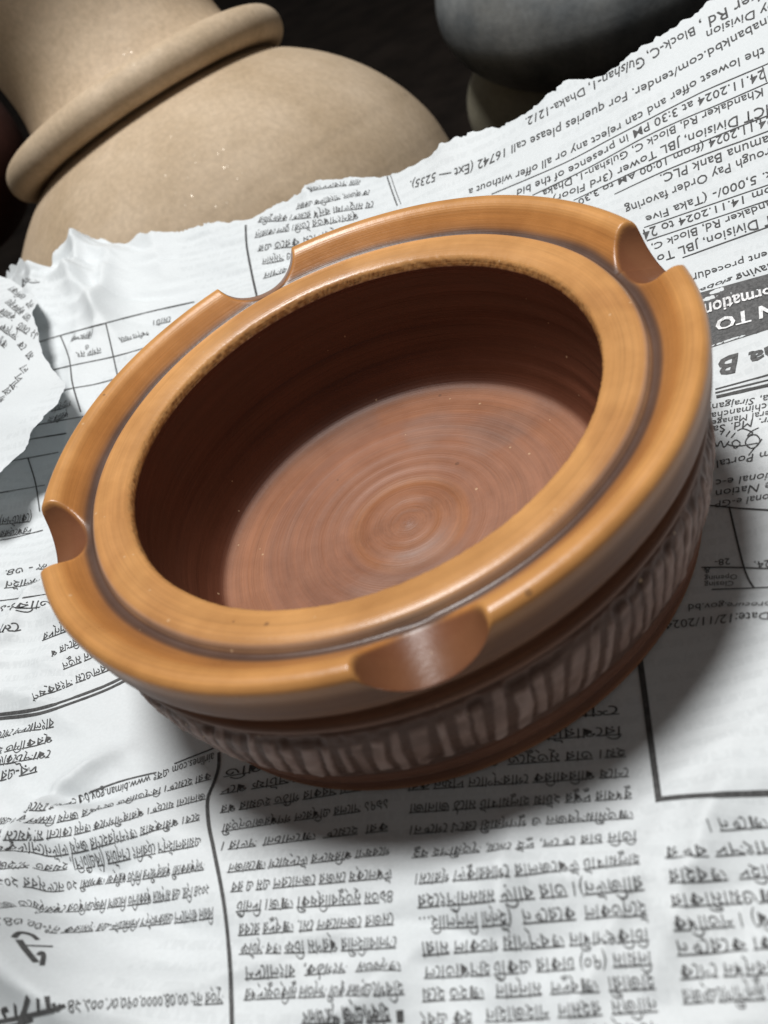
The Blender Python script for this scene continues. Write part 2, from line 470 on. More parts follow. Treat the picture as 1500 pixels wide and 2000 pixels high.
# throwing marks inside: rings on the wall, a slow spiral on the floor
wall = (ZN == 4) * smooth01(.11, .16, z_in)
rr = rr + wall * (.0050 * vnoise(z_in * 26, 3 + .6 * np.cos(TH)) + .0018 * vnoise(z_in * 70, 9 + .9 * np.sin(TH)))
flo = (ZN == 4) * (1 - smooth01(.084, .10, z_in))
sp = r_in + TH / (2 * math.pi) * .052
rq = r_in + .006 * per(TH, 1.1, 12)
zz = zz + flo * (.0007 * np.sin(sp / .052 * 2 * math.pi) * smooth01(.02, .12, r_in) * (1 - smooth01(.30, .5, r_in)) +   .0014 * vnoise(rq * 30, rq * 0 + 2) - .0030 * np.exp(-((rq - .185) / .022) ** 2) + .003 * np.exp(-((r_in - .11) / .03) ** 2) + .005 * np.exp(-(r_in / .055) ** 2))
# chipped, grainy inner lip
lip = np.exp(-(((r_in - .729) / .010) ** 2 + ((z_in - .582) / .020) ** 2))
ch = fbm(TH * 60 / math.pi, z_in * 60, 3)
cx = np.cos(TH); sx = np.sin(TH)
ch = .35 * vnoise(cx * 40, sx * 40 + z_in * 130) + .8 * vnoise(cx * 110 + 4 + z_in * 210, sx * 110 - z_in * 160)
rr = rr + lip * .0026 * np.clip(ch, -.4, 1)
zz = zz - lip * .0022 * np.clip(ch, -.3, 1)
# the four finger-cut rests
def notch_angle(px, py):
    P = atz(px, py, .64); return math.atan2(P[1], P[0])
NOTCH = [(notch_angle(822, 1260), .163), (notch_angle(1272, 492), .157), (notch_angle(510, 545), .163), (notch_angle(112, 1050), .157)]
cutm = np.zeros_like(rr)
for a0, rc in NOTCH:
    da = (TH - a0 + math.pi) % (2 * math.pi) - math.pi
    s = np.abs(r_in * da)
    sc = np.clip(s / rc, 0, .97)
    zbot = .594 - .36 * np.clip(r_in - .875, 0, 1)
    zc = zbot + rc * (1 - np.sqrt(1 - sc ** 2)) + np.clip(s / rc - .97, 0, 1) * rc * 3.9
    zc = zc + .0040 * vnoise(TH * 7 + a0 * 3, r_in * 7 + a0)
    k = .012
    app = (ZN == 2) & (r_in > .862) & (z_in > .50)
    h = np.clip(.5 + .5 * (zc - zz) / k, 0, 1)
    znew = zc * (1 - h) + zz * h - k * h * (1 - h)
    znew = np.minimum(znew, zz)
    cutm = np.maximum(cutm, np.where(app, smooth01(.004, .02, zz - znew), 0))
    zz = np.where(app, znew, zz)
# colour of the slip, with some shade painted in, by where it is on the pot
base = np.array([.335, .135, .055])
C = np.ones(rr.shape + (3,)) * base
def paint(mask, col):
    global C
    C = C * (1 - mask[..., None]) + np.array(col) * mask[..., None]
wob = .006 * per(TH, 6, 7)
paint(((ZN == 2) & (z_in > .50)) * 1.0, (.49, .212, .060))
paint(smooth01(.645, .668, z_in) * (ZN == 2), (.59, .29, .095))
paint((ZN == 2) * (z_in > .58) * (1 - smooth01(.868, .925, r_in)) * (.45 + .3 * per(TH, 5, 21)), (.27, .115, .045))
paint((ZN == 3) * 1.0, (.60, .305, .108))
paint((ZN == 3) * smooth01(.1, .7, vnoise(cx * 5 + 2, sx * 5 + r_in * 6)) * .4, (.44, .20, .07))
paint(np.exp(-((r_in - .866 + wob * .5) / .0185) ** 4) * ((ZN == 2) | (ZN == 3)) * (z_in > .58) * .92, (.075, .050, .044))
paint(np.exp(-((r_in - .846) / .006) ** 2) * (ZN == 3) * .5, (.42, .33, .29))
paint(lip * .40 * smooth01(-.2, .4, ch), (.60, .38, .17))
paint((ZN == 4) * 1.0, (.125, .041, .021))  # wall of the hollow: its shade is put into a darker colour
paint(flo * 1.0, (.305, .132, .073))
paint(flo * (.5 * smooth01(.2, .7, vnoise(rq * 16, rq * 0 + 9)) + .8 * np.exp(-((rq - .19) / .018) ** 2) + .6 * np.exp(-((rq - .105) / .013) ** 2) * smooth01(-.3, .5, np.cos(TH + 1))), (.33, .135, .06))
paint(flo * smooth01(.1, .7, vnoise(cx * r_in * 5 + 3, sx * r_in * 5)) * .45, (.27, .155, .115))
paint(((ZN == 1) | (ZN == 0)) * 1.0, (.150, .078, .054))  # outer wall painted dark to carry its shade
paint((ZN == 1) * band * smooth01(.5, .95, stroke) * .75, (.085, .048, .036))
paint((ZN == 1) * band * np.clip(mark, 0, 1) * .85, (.37, .275, .245))
paint((ZN == 0) * 1.0, (.165, .072, .044))  # foot darkened too, with the shade in its colour
paint((ZN == 0) * (1 - smooth01(.03, .062, z_in)) * .8, (.42, .19, .095))
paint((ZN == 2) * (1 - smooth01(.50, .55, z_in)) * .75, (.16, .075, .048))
paint((ZN == 2) * (r_in > .97) * (1 - smooth01(.595, .660, z_in)) * .90, (.135, .063, .038))  # rim's outer face: darker slip, with its shade put into the colour
paint(np.exp(-((z_in - .483) / .011) ** 2) * (ZN == 2) * (r_in > .9) * .8, (.05, .028, .022))
paint(np.exp(-((z_in - .415) / .007) ** 2) * (ZN <= 2) * (r_in > .9) * .7, (.06, .035, .028))
paint((np.exp(-((z_in - .077) / .006) ** 2) + np.exp(-((z_in - .156) / .008) ** 2)) * (r_in > .88) * (ZN <= 1) * .6, (.09, .045, .035))
paint(cutm * .9, (.155, .058, .030))  # rests: smeared slip, with their shadow painted into the brown

gloss = 1 - .72 * ((ZN <= 1) | ((ZN == 2) & (r_in > .95) & (z_in < .66))) * (1 - smooth01(.60, .66, z_in))
VX = rr * np.cos(TH); VY = rr * np.sin(TH)
ashtray = empty("clay_ashtray")
tag(ashtray, "round glossy terracotta ashtray with four rests cut in its rim, standing on newspaper", "ashtray")
def ring_part(name, zn):
    rows = np.where(PZN == zn)[0]
    rows = list(rows) + ([rows[-1] + 1] if rows[-1] + 1 < NP else [])
    v = np.stack([VX[rows], VY[rows], zz[rows]], -1).reshape(-1, 3)
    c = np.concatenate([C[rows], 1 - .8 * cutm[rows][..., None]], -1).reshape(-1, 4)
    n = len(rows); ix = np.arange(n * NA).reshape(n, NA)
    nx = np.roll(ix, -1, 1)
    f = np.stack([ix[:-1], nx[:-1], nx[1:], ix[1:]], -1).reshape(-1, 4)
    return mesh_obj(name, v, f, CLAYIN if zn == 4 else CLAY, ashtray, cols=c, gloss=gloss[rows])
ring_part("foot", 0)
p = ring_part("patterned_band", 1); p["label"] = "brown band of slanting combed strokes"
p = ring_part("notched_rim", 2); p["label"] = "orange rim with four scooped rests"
ring_part("inner_lip", 3)
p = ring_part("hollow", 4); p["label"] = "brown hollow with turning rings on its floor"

# ------------------------------------------------------------------ pots behind
def lathe(name, prof, mat, parent, seg=160):
    P, _ = resample([(a, b, 0) for a, b in prof]); n = len(P)
    t = np.linspace(0, 2 * math.pi, seg, endpoint=False)
    w = 1 + .006 * vnoise(np.cos(t)[None, :] * 1.4 + 7 + P[:, 1:] * .8, np.sin(t)[None, :] * 1.4 + P[:, 1:] * 1.1) + .0008 * vnoise(P[:, 1:] * 14, np.cos(t)[None, :] * .5 + 2)
    v = np.stack([P[:, :1] * w * np.cos(t), P[:, :1] * w * np.sin(t), np.repeat(P[:, 1:], seg, 1)], -1).reshape(-1, 3)
    ix = np.arange(n * seg).reshape(n, seg); nx = np.roll(ix, -1, 1)
    f = np.stack([ix[:-1], nx[:-1], nx[1:], ix[1:]], -1).reshape(-1, 4)
    return mesh_obj(name, v, f, mat, parent)
def place(o, c, axis):
    a = Vector(axis).normalized()
    o.matrix_world = Matrix.Translation(Vector(c) * U) @ a.to_track_quat('Z', 'Y').to_matrix().to_4x4()
def spheroid(rp, ra, zc, z_from, z_to, n=26):
    out = []
    for t in np.linspace(math.asin(max(-1, (z_from - zc) / ra)), math.asin(min(1, (z_to - zc) / ra)), n):
        out.append((max(rp * math.cos(t), 0.0), zc + ra * math.sin(t)))
    return out

KV = 7.0; SV = KV / 6.5
vc = atk(288.29, 211.375, KV)
pitcher = empty("clay_pitcher")
place(pitcher, vc, (-0.0975, 0.3773, 0.9209))
tag(pitcher, "large unglazed tan clay pitcher with a thick ring round its neck, leaning behind newspaper", "pitcher")
body = spheroid(1.798 * SV, 1.458 * SV, -1.349 * SV, -1.349 * SV - 1.458 * SV, -.085, 30)
lathe("body", body, TAN, pitcher, 220)
rt = 1.049 * SV; tr = .125
lathe("neck_ring", [(rt - .17, -.125), (rt - .10, -.125)] + [(rt + tr * .98 * math.cos(a), tr * 1.04 * math.sin(a)) for a in np.linspace(-1.9, 1.75, 16)] + [(rt - .16, .115)], TAN, pitcher, 220)
neck = [(rt - .12, -.06), (rt - .14, .05), (rt - .20, .14), (rt - .25, .28), (rt - .27, .48), (rt - .24, .75), (rt - .14, 1.0), (rt + .02, 1.2), (rt + .10, 1.27), (rt + .10, 1.36), (rt + .0, 1.38),
        (rt - .16, 1.18), (rt - .30, .95), (rt - .36, .6), (rt - .36, .3), (rt - .2, .0)]
lathe("neck", neck, TAN, pitcher, 200)

def simple_pot(name, px, k, rp, ra, mat, label, cat, neck=True, axis=(0, 0, 1), floor=None):
    c = atk(px[0], px[1], k)
    o = empty(name); place(o, c, axis); tag(o, label, cat)
    lathe("body", spheroid(rp, ra, 0, -ra * .97, ra * .86), mat, o, 128)
    r0 = rp * math.sqrt(1 - .86 ** 2)
    lathe("neck", [(r0 + .02, ra * .84), (r0 - .04, ra * .93), (r0 - .06, ra * 1.05), (r0 + .02, ra * 1.2), (r0 + .14, ra * 1.3), (r0 + .16, ra * 1.34), (r0 + .1, ra * 1.36), (r0 - .08, ra * 1.2), (r0 - .14, ra * .95)], mat, o, 96)
    return o
simple_pot("dark_pot", (1165, -75), 8.0, 1.50, .92, DARK, "smoke blackened grey clay pot beyond the torn edge of the newspaper", "pot")
simple_pot("cream_jar", (1012, 205), 9.2, .52, .62, CREAM, "small cream clay jar half hidden below the blackened pot", "jar")
simple_pot("brown_pot", (-150, 330), 8.6, 1.0, .95, BROWN, "dark brown clay pot beside the tan pitcher", "pot")

# ------------------------------------------------------------------ print
PRE = "িেৈ"
CONS = set("কখগঘঙচছজঝঞটঠডঢণতথদধনপফবভমযরলশষসহড়ঢ়য়ৎৰ")
def visual(s):
    """put vowel signs in the order they are seen"""
    s = s.replace("য়", "\u09df").replace("ড়", "\u09dc").replace("ঢ়", "\u09dd")
    s = s.replace("\u09cb", "\u09c7\u09be").replace("\u09cc", "\u09c7\u09d7")
    out = []; i = 0
    isc = lambda c: ('\u0995' <= c <= '\u09b9') or c in '\u09dc\u09dd\u09df\u09ce'
    while i < len(s):
        if isc(s[i]):
            j = i + 1
            while j + 1 < len(s) and s[j] == '\u09cd' and isc(s[j + 1]): j += 2
            cl = s[i:j]
            if j < len(s) and s[j] in PRE: out.append(s[j] + cl); j += 1
            else: out.append(cl)
            i = j
        else:
            out.append(s[i]); i += 1
    return "".join(out)

_cache = {}
def glyphs(text, bold=0.0, shear=0.0):
    key = (text, bold, shear)
    if key in _cache: return _cache[key]
    cu = bpy.data.curves.new("tmp", 'FONT'); cu.body = visual(text); cu.size = 1.0
    cu.resolution_u = 2; cu.offset = bold; cu.shear = shear; cu.fill_mode = 'FRONT'
    o = bpy.data.objects.new("tmp", cu); COL.objects.link(o)
    dg = bpy.context.evaluated_depsgraph_get()
    me = bpy.data.meshes.new_from_object(o.evaluated_get(dg))
    n = len(me.vertices); v = np.zeros(n * 3); me.vertices.foreach_get("co", v); v = v.reshape(-1, 3)[:, :2]
    f = [tuple(p.vertices) for p in me.polygons]
    bpy.data.objects.remove(o); bpy.data.curves.remove(cu); bpy.data.meshes.remove(me)
    _cache[key] = (v, f); return v, f

def spline(pts, n):
    P = np.array(pts, float)
    if len(P) == 2:
        t = np.linspace(0, 1, n)[:, None]; return P[0] * (1 - t) + P[1] * t
    d = np.concatenate([[0], np.cumsum(np.linalg.norm(np.diff(P, axis=0), axis=1))]); d /= d[-1]
    t = np.linspace(0, 1, n); out = []
    for u in t:
        i = min(max(np.searchsorted(d, u, side='right') - 1, 0), len(P) - 2)
        w = (u - d[i]) / (d[i + 1] - d[i])
        p0 = P[max(i - 1, 0)]; p1 = P[i]; p2 = P[i + 1]; p3 = P[min(i + 2, len(P) - 1)]
        m1 = (p2 - p0) / 2; m2 = (p3 - p1) / 2
        out.append((2*w**3-3*w**2+1)*p1 + (w**3-2*w**2+w)*m1 + (-2*w**3+3*w**2)*p2 + (w**3-w**2)*m2)
    return np.array(out)

class Sheet:
    """a surface that print is laid on: maps a photo point to the sheet, and sheet x,y to height"""
    def __init__(s, locate, height): s.locate = locate; s.height = height
MAIN = Sheet(onpaper, paper_z)
LIFT = .0022
class Print:
    def __init__(s, sheet=MAIN): s.v = []; s.f = []; s.n = 0; s.sheet = sheet
    def add(s, xy, faces, lift=LIFT):
        z = s.sheet.height(xy[:, 0], xy[:, 1]) + lift
        s.v.append(np.column_stack([xy, z])); s.f.append((s.n, faces)); s.n += len(xy)
    def text(s, txt, pts, size=None, bold=0.0, ys=1.0, mid=.34, lift=LIFT, shear=0.0):
        """pts: the middle of the line in the photograph, from the first letter to the last"""
        g, f = glyphs(txt, bold, shear)
        if not len(g): return
        px = spline(pts, 26)
        B = s.sheet.locate(px[:, 0], px[:, 1])[:, :2]
        d = np.concatenate([[0], np.cumsum(np.linalg.norm(np.diff(B, axis=0), axis=1))]); L = d[-1]
        x0, x1 = g[:, 0].min(), g[:, 0].max()
        k = L / (x1 - x0); S = (size if size else k * ys)
        u = (g[:, 0] - x0) * k
        bx = np.interp(u, d, B[:, 0]); by = np.interp(u, d, B[:, 1])
        T = np.gradient(B, axis=0); ker = np.ones(7) / 7
        T = np.column_stack([np.convolve(np.pad(T[:, i], 3, mode='edge'), ker, 'valid') for i in range(2)])
        T /= np.linalg.norm(T, axis=1)[:, None]
        tx = np.interp(u, d, T[:, 0]); ty = np.interp(u, d, T[:, 1])
        hgt = (g[:, 1] - mid) * S
        s.add(np.column_stack([bx - ty * hgt, by + tx * hgt]), f, lift)
    def rule(s, pts, w, lift=LIFT):
        px = spline(pts, 60)
        B = s.sheet.locate(px[:, 0], px[:, 1])[:, :2]
        T = np.gradient(B, axis=0); T /= np.linalg.norm(T, axis=1)[:, None]
        N = np.column_stack([-T[:, 1], T[:, 0]]) * w / 2
        xy = np.empty((len(B) * 2, 2)); xy[0::2] = B + N; xy[1::2] = B - N
        s.add(xy, [(2 * i, 2 * i + 1, 2 * i + 3, 2 * i + 2) for i in range(len(B) - 1)], lift)
    def patch(s, c, nu=24, nv=12, lift=LIFT * .6):
        c = np.array(c, float); u = np.linspace(0, 1, nu)[:, None, None]; v = np.linspace(0, 1, nv)[None, :, None]
        px = (c[0] * (1 - u) + c[1] * u) * (1 - v) + (c[3] * (1 - u) + c[2] * u) * v
        B = s.sheet.locate(px[..., 0], px[..., 1])[..., :2].reshape(-1, 2)
        ix = np.arange(nu * nv).reshape(nu, nv)
        s.add(B, [tuple(q) for q in np.stack([ix[:-1, :-1], ix[1:, :-1], ix[1:, 1:], ix[:-1, 1:]], -1).reshape(-1, 4).tolist()], lift)
    def make(s, name, mat, parent):
        if name in ONE:
            return mesh_obj(name, np.concatenate(s.v), [tuple(i + o for i in f) for o, fs in s.f for f in fs], mat, parent)
        for v, (o, fs) in zip(s.v, s.f):
            mesh_obj(name, v, fs, mat, parent)
ONE = {"signature", "brush_lettering"}

# --- tender notice in English, far right
P = Print()
EN = [
 ("Khandaker Rd ,", [(1600, -72), (1450, 8), (1402, 35), (1366, 53)]), ("Block-C,", [(1357, 60), (1312, 84), (1266, 109)]), ("Gulshan-1,", [(1258, 114), (1215, 137), (1150, 173)]), ("Dhaka-1212.", [(1142, 178), (1085, 210), (1026, 240)]),
 ("by Division", [(1512, 13), (1440, 42), (1380, 70)]),
 ("www.jamunabankbd.com/tender. For queries please call 16742 (Ext — 5235).", [(1640, -30), (1500, 42), (1400, 96), (1284, 160), (1200, 200), (1140, 230), (1075, 262), (1015, 285), (960, 310), (915, 330), (800, 362)]),
 ("the lowest offer and can reject any or all offer without a", [(1494, 100), (1408, 138), (1334, 178), (1284, 208), (1238, 234), (1190, 260), (1135, 287), (1070, 318), (1032, 335), (970, 357), (915, 377)]),
 ("24.11.2024 at 3:30 PM in presence of the bid", [(1494, 143), (1470, 155), (1380, 192), (1324, 218), (1286, 237), (1240, 262), (1144, 318), (1072, 352), (1010, 378)]),
 ("Khandaker Rd, Block C, Gulshan-1, Dhaka", [(1490, 180), (1424, 206), (1332, 246), (1266, 279), (1162, 332), (1060, 380)]),
 ("ICT Division, JBL Tower (3rd Floor)", [(1500, 214), (1388, 256), (1300, 291), (1240, 322), (1164, 356), (1080, 392)]),
 ("24.11.2024 (from 10:00 AM to 3.30", [(1510, 234), (1440, 260), (1336, 300), (1272, 328), (1220, 350), (1160, 380), (1130, 396)]),
 ("Jamuna Bank PLC.", [(1512, 270), (1460, 288), (1380, 318), (1290, 350)]),
 ("through Pay Order favoring", [(1530, 288), (1460, 314), (1392, 342), (1340, 364), (1222, 412)]),
 ("Tk. 5,000/- (Taka Five", [(1530, 334), (1440, 364), (1360, 394), (1262, 430)]),
 ("from 14.11.2024 to 24", [(1530, 364), (1492, 377), (1396, 410), (1320, 437), (1256, 459)]),
 ("Khandaker Rd, Block C,", [(1540, 386), (1460, 416), (1388, 442), (1316, 468), (1272, 484)]),
 ("ICT Division, JBL To", [(1540, 418), (1443, 450), (1350, 483), (1284, 508)]),
 ("ment procedures", [(1520, 490), (1430, 519), (1330, 552)]),
 ("Having global", [(1520, 518), (1433, 545), (1362, 570)]),
]
for tx, pts in EN:
    P.text(tx, pts, ys=1.02, bold=.004)
P.make("printed_line", INK, newspaper)
P = Print()
for pts in ([(1560, 98), (1500, 125), (1390, 172), (1340, 196), (1200, 268), (1100, 320), (960, 380)],
            [(1560, 135), (1498, 163), (1400, 206), (1340, 231), (1260, 268), (1150, 328), (1040, 382)],
            [(1560, 205), (1480, 234), (1388, 271), (1300, 308), (1200, 354), (1120, 392)],
            [(1560, 234), (1460, 272), (1380, 301), (1290, 338), (1200, 380)],
            [(1560, 342), (1500, 362), (1380, 403), (1258, 445)],
            [(1560, 372), (1500, 392), (1380, 432), (1263, 471)],
            [(1560, 424), (1500, 444), (1333, 504)],
            [(1489, 130), (1497, 160)]):
    P.rule(pts, .0045)
P.rule([(756, 345), (766, 375), (776, 402)], .007); P.rule([(763, 343), (773, 373), (783, 399)], .004)
# newspaper masthead rules beside the ashtray
P.rule([(1560, 716), (1500, 733), (1397, 761)], .006)
P.rule([(1560, 726), (1500, 743), (1397, 768)], .006)
P.rule([(1560, 738), (1500, 753), (1399, 776)], .013)
P.rule([(1340, 984), (1399, 989), (1450, 994), (1560, 1000)], .005)
P.rule([(1424, 990), (1453, 1109), (1472, 1149)], .0055)
P.rule([(1370, 1109), (1430, 1109), (1560, 1113)], .0045)
P.rule([(1390, 1152), (1472, 1149), (1560, 1145)], .004)
# box and column rules at the near side
P.rule([(1237, 1200), (1253, 1310), (1270, 1440), (1287, 1566)], .0155)
P.rule([(1281, 1562), (1340, 1556), (1420, 1552), (1600, 1547)], .0135)
P.rule([(428, 1470), (427, 1500), (418, 1530), (406, 1562), (408, 1610), (418, 1660), (437, 1760), (448, 1860), (452, 1940), (454, 2040)], .010)
P.rule([(480, 440), (482, 480), (492, 535), (502, 580)], .012)
P.rule([(250, 1318), (205, 1340), (130, 1368), (70, 1386), (0, 1396), (-80, 1404)], .010)
P.rule([(252, 1326), (205, 1349), (130, 1377), (72, 1395), (0, 1404), (-80, 1412)], .010)
# table at the far left
P.rule([(60, 674), (117, 656), (205, 632), (290, 610), (380, 590)], .007)
P.rule([(60, 734), (137, 715), (222, 697), (300, 675)], .006)
P.rule([(40, 790), (128, 762), (190, 750), (260, 730)], .006)
P.rule([(-40, 852), (60, 833), (140, 818), (210, 806)], .006)
P.rule([(-40, 877), (50, 860), (130, 847)], .006)
P.rule([(-40, 912), (0, 905), (115, 884)], .006)
P.rule([(-40, 972), (0, 963), (88, 948)], .006)
P.rule([(118, 655), (135, 700), (142, 750), (158, 805)], .007)
P.rule([(207, 632), (218, 680), (230, 735)], .007)
P.rule([(55, 895), (70, 945), (78, 1000)], .006)
P.rule([(-40, 1062), (20, 1052), (84, 1036)], .005)
P.rule([(-40, 1178), (30, 1170), (96, 1160)], .005)
P.make("printed_rule", INK, newspaper)

# --- banner with letters left white, and what is printed under it
P = Print()
P.patch([(1364, 573), (1600, 508), (1600, 612), (1384, 681)])
P.make("printed_banner", INKG, newspaper)
P = Print()
P.text("Information", [(1545, 562), (1447, 588), (1376, 611)], bold=.02, lift=LIFT * 2.6)
P.text("IN TO", [(1530, 604), (1500, 610), (1398, 640)], bold=.03, ys=.80, lift=LIFT * 2.6)
P.make("banner_letters", INKW, newspaper)
P = Print()
P.text("Jamuna B", [(1690, 642), (1580, 668), (1485, 697), (1402, 720)], bold=.03, ys=1.0)
P.make("printed_headline", INKG, newspaper)
P = Print()
for tx, a, b in [("Salka, Sirajganj", (1545, 772), (1385, 797)), ("Pashchimanchal", (1545, 786), (1385, 814)), ("General Manager", (1545, 801), (1380, 829)), ("Engr. Md. Sa", (1540, 815), (1392, 840)),
                 ("em Portal", (1520, 884), (1400, 908)), ("National e-c", (1545, 925), (1398, 945)), ("the Nation", (1535, 945), (1398, 966)), ("National e-GP", (1550, 966), (1396, 986))]:
    P.text(tx, [a, b])
P.text("24,", [(1505, 1101), (1474, 1105)]); P.text("28-", [(1426, 1097), (1396, 1100)]); P.text("&", [(1387, 1114), (1374, 1115)])
P.text("Opening", [(1440, 1127), (1376, 1131)]); P.text("Closing", [(1433, 1140), (1376, 1143)])
P.text("www.eprocure.gov.bd", [(1590, 1178), (1500, 1181), (1420, 1183), (1345, 1188)])
P.text("Date:12/11/2024", [(1502, 1203), (1420, 1209), (1300, 1222)])
P.make("printed_line", INK, newspaper)
P = Print()
for pts in ([(1482, 836), (1468, 843), (1460, 852), (1470, 846), (1452, 838), (1440, 842)], [(1436, 846), (1428, 856)], [(1426, 842), (1418, 853)], [(1414, 840), (1408, 850)],
            [(1488, 858), (1478, 872), (1466, 876), (1456, 866), (1462, 854), (1476, 850), (1484, 862), (1470, 880), (1462, 890)],
            [(1446, 868), (1436, 876), (1430, 866), (1438, 860), (1446, 866)], [(1480, 866), (1440, 872), (1418, 868)], [(1424, 862), (1414, 874), (1408, 862), (1400, 872), (1394, 858)]):
    P.rule(pts, .0042)
P.make("signature", INK, newspaper)

# --- Bengali columns at the near side
P = Print()
BS = .043
COLA = ["হবিগঞ্জের কৃতী সন্তান মুক্তিযুদ্ধের", "অন্যতম   সংগঠক,  বাংলাদেশ", "সেনাবাহিনীর প্রথম চিফ অব স্টাফ", "মেজর জেনারেল মো. আব্দুর রবের", "৪৯তম মৃত্যুবার্ষিকী আজ। দিনটি",
        "উপলক্ষে মেজর জেনারেল এম এ রব", "গবেষণা পরিষদের উদ্যোগে আয়োজন", "করা  হয়েছে  আলোচনা  সভার ।", "১৯৭১ সালের এপ্রিলে গণপ্রজাতন্ত্রী", "বাংলাদেশ সরকার গঠিত হওয়ার পর", "তিনি চিফ অব স্টাফ পদে", "প্রধান সেনাপতি"]
a0 = [(789, 1931), (784, 1886), (775, 1842), (770, 1797), (767, 1752), (766, 1706), (762, 1662), (759, 1616), (757, 1571), (754, 1529), (750, 1490), (746, 1456)]
a1 = [(478, 1944), (478, 1902), (470, 1856), (466, 1818), (462, 1772), (452, 1734), (446, 1697), (434, 1654), (434, 1618), (431, 1582), (431, 1546), (438, 1512)]
for tx, s0, s1 in zip(COLA, a0, a1): P.text(tx, [s0, s1], size=BS)
P.text("হবিগঞ্জ প্রতিনিধি", [(762, 1980), (588, 1990)], size=BS * 1.1, bold=.018)
COLB = ["নাজিম  রহমান  শাহজাহান   হক এবং", "হাজারী  আব্দুল  মান্নান   আহত হয়ে", "নিয়াম (৭০) ঢাকার একটি হাসপাতালে", "চিকিৎসাধীন অবস্থায় গতকাল মারা", "ইন্তেকাল  করেছেন  (ইন্না লিল্লাহি…", "রাজিউন)। তার বাড়ি ময়মনসিংহের", "হালুয়াঘাট উপজেলার গোবরাকুড়া গ্রামে।",
        "তিনি চার ছেলে, দুই মেয়ে, স্ত্রীসহ বহু", "আত্মীয়স্বজন ও গুণগ্রাহী রেখে গেছেন।", "বুধবার দুপুর ২টায় হালুয়াঘাট মাঠে জানাজা", "শেষে পারিবারিক গোরস্থানে দাফন করা", "হয়। তার মৃত্যুতে এলাকায় শোক", "রিপোর্টার সমিতির সাধারণ", "শোক প্রকাশ করেন"]
b0 = [(1284, 1964), (1279, 1919), (1273, 1873), (1267, 1827), (1263, 1776), (1257, 1727), (1250, 1679), (1244, 1632), (1238, 1591), (1235, 1552), (1229, 1510), (1223, 1471), (1215, 1428), (1210, 1388)]
b1 = [(822, 1994), (824, 1946), (829, 1902), (823, 1855), (819, 1806), (815, 1763), (812, 1718), (804, 1670), (802, 1623), (800, 1581), (797, 1537), (795, 1500), (790, 1455), (785, 1412)]
for tx, s0, s1 in zip(COLB, b0, b1): P.text(tx, [s0, s1], size=BS)
P.text("গত মঙ্গলবার রাতে শেরপুর জেলার সদর", [(1290, 2010), (824, 2040)], size=BS); P.text("হবিগঞ্জ জেলার মাধবপুর উপজেলার", [(794, 2024), (482, 2036)], size=BS)
COLC = ["সেখানকার মুন্সীগঞ্জ", "সম্মানে মানা থেকে", "কাজ করেছেন কাকলি", "(এম) । শতাধিক", "র  আওয়ামীকার", "নহিদ   অবহার", "নিয়ে সাংসদ বছর", "তিনি আছেন ।"]
for k, tx in enumerate(["পরিবার জেলেদের মুন্সীগঞ্জের", "এলাকায় মানববন্ধন থেকে", "কাজ শুরু ঢাকা করেছেন", "সভাপতি (এমপি) । শতাধিক", "সাধারণ র  আওয়ামীকার", "দলীয় নেতা নহিদ  অবহার", "জন নিহত সাংসদ বছর", "এখনো সেখানে আছেন ।"]):
    y = [1946, 1898, 1851, 1803, 1759, 1711, 1664, 1611][k]; xe = [1332, 1326, 1320, 1313, 1309, 1305, 1299, 1384][k]
    P.text(tx, [(1720, y - 20), (xe, y + 3)], size=BS)
P.make("printed_line", INK, newspaper)
P = Print(); P.patch([(788, 1973), (774, 1974), (776, 1999), (789, 1998)], 3, 3, LIFT)
P.make("printed_square", INK, newspaper)

P = Print()
for tx, pts in [("সূত্র নং: ৩০.৩৪.০০০০.০৭৩.৩৫.০০১.২৪", [(437, 1950), (300, 1957), (133, 1966)])]:
    P.text(tx, pts, size=.044)
LB = [("বিমান বাংলাদেশ এয়ারলাইন্স লিমিটেড-এর স্মারক নং-৩০.৩৪.০০০০", [(417, 1784), (300, 1800), (180, 1813), (100, 1816), (40, 1800), (-60, 1806)]),
      ("২০২৪ খ্রি. এর মাধ্যমে প্রকাশিত নিয়োগ বিজ্ঞপ্তির প্রেক্ষিতে জানানো", [(408, 1738), (300, 1754), (180, 1770), (90, 1778), (60, 1765), (-60, 1774)]),
      ("সম্প্রকারী প্রার্থীদের লিখিত পরীক্ষা আগামী ২৩ নভেম্বর ২০২৪", [(400, 1692), (300, 1707), (180, 1724), (100, 1735), (60, 1725), (-20, 1724)]),
      ("এয়ারলাইন্স ট্রেনিং সেন্টার (বিএটিসি), হযরত শাহজালাল আন্তর্জাতিক", [(392, 1644), (300, 1660), (180, 1683), (100, 1697), (60, 1690), (-60, 1694)]),
      ("হবে। পরীক্ষায় অংশগ্রহণের জন্য ডাউনলোডকৃত প্রবেশপত্র সঙ্গে", [(391, 1596), (300, 1617), (200, 1644), (100, 1664), (60, 1656), (-60, 1662)]),
      ("জানানো যাচ্ছে। প্রার্থীগণকে অন্য কোনো মাধ্যমে প্রবেশপত্র প্রেরণ করা", [(402, 1555), (300, 1582), (200, 1610), (100, 1630), (-60, 1634)]),
      ("করা হয়েছে। বিস্তারিত তথ্যের জন্য বিমান বাংলাদেশ এয়ারলাইন্স লি", [(413, 1516), (300, 1548), (200, 1577), (100, 1602), (-60, 1604)]),
      ("airlines.com এবং www.biman.gov.bd দেখা যেতে পারে।", [(418, 1479), (330, 1508), (240, 1540), (150, 1566), (52, 1580)])]
for tx, pts in LB: P.text(tx, pts, size=.043 if "air" not in tx else .047)
P.rule([(418, 1462), (341, 1492)], .005); P.rule([(306, 1509), (240, 1525), (176, 1548)], .005)
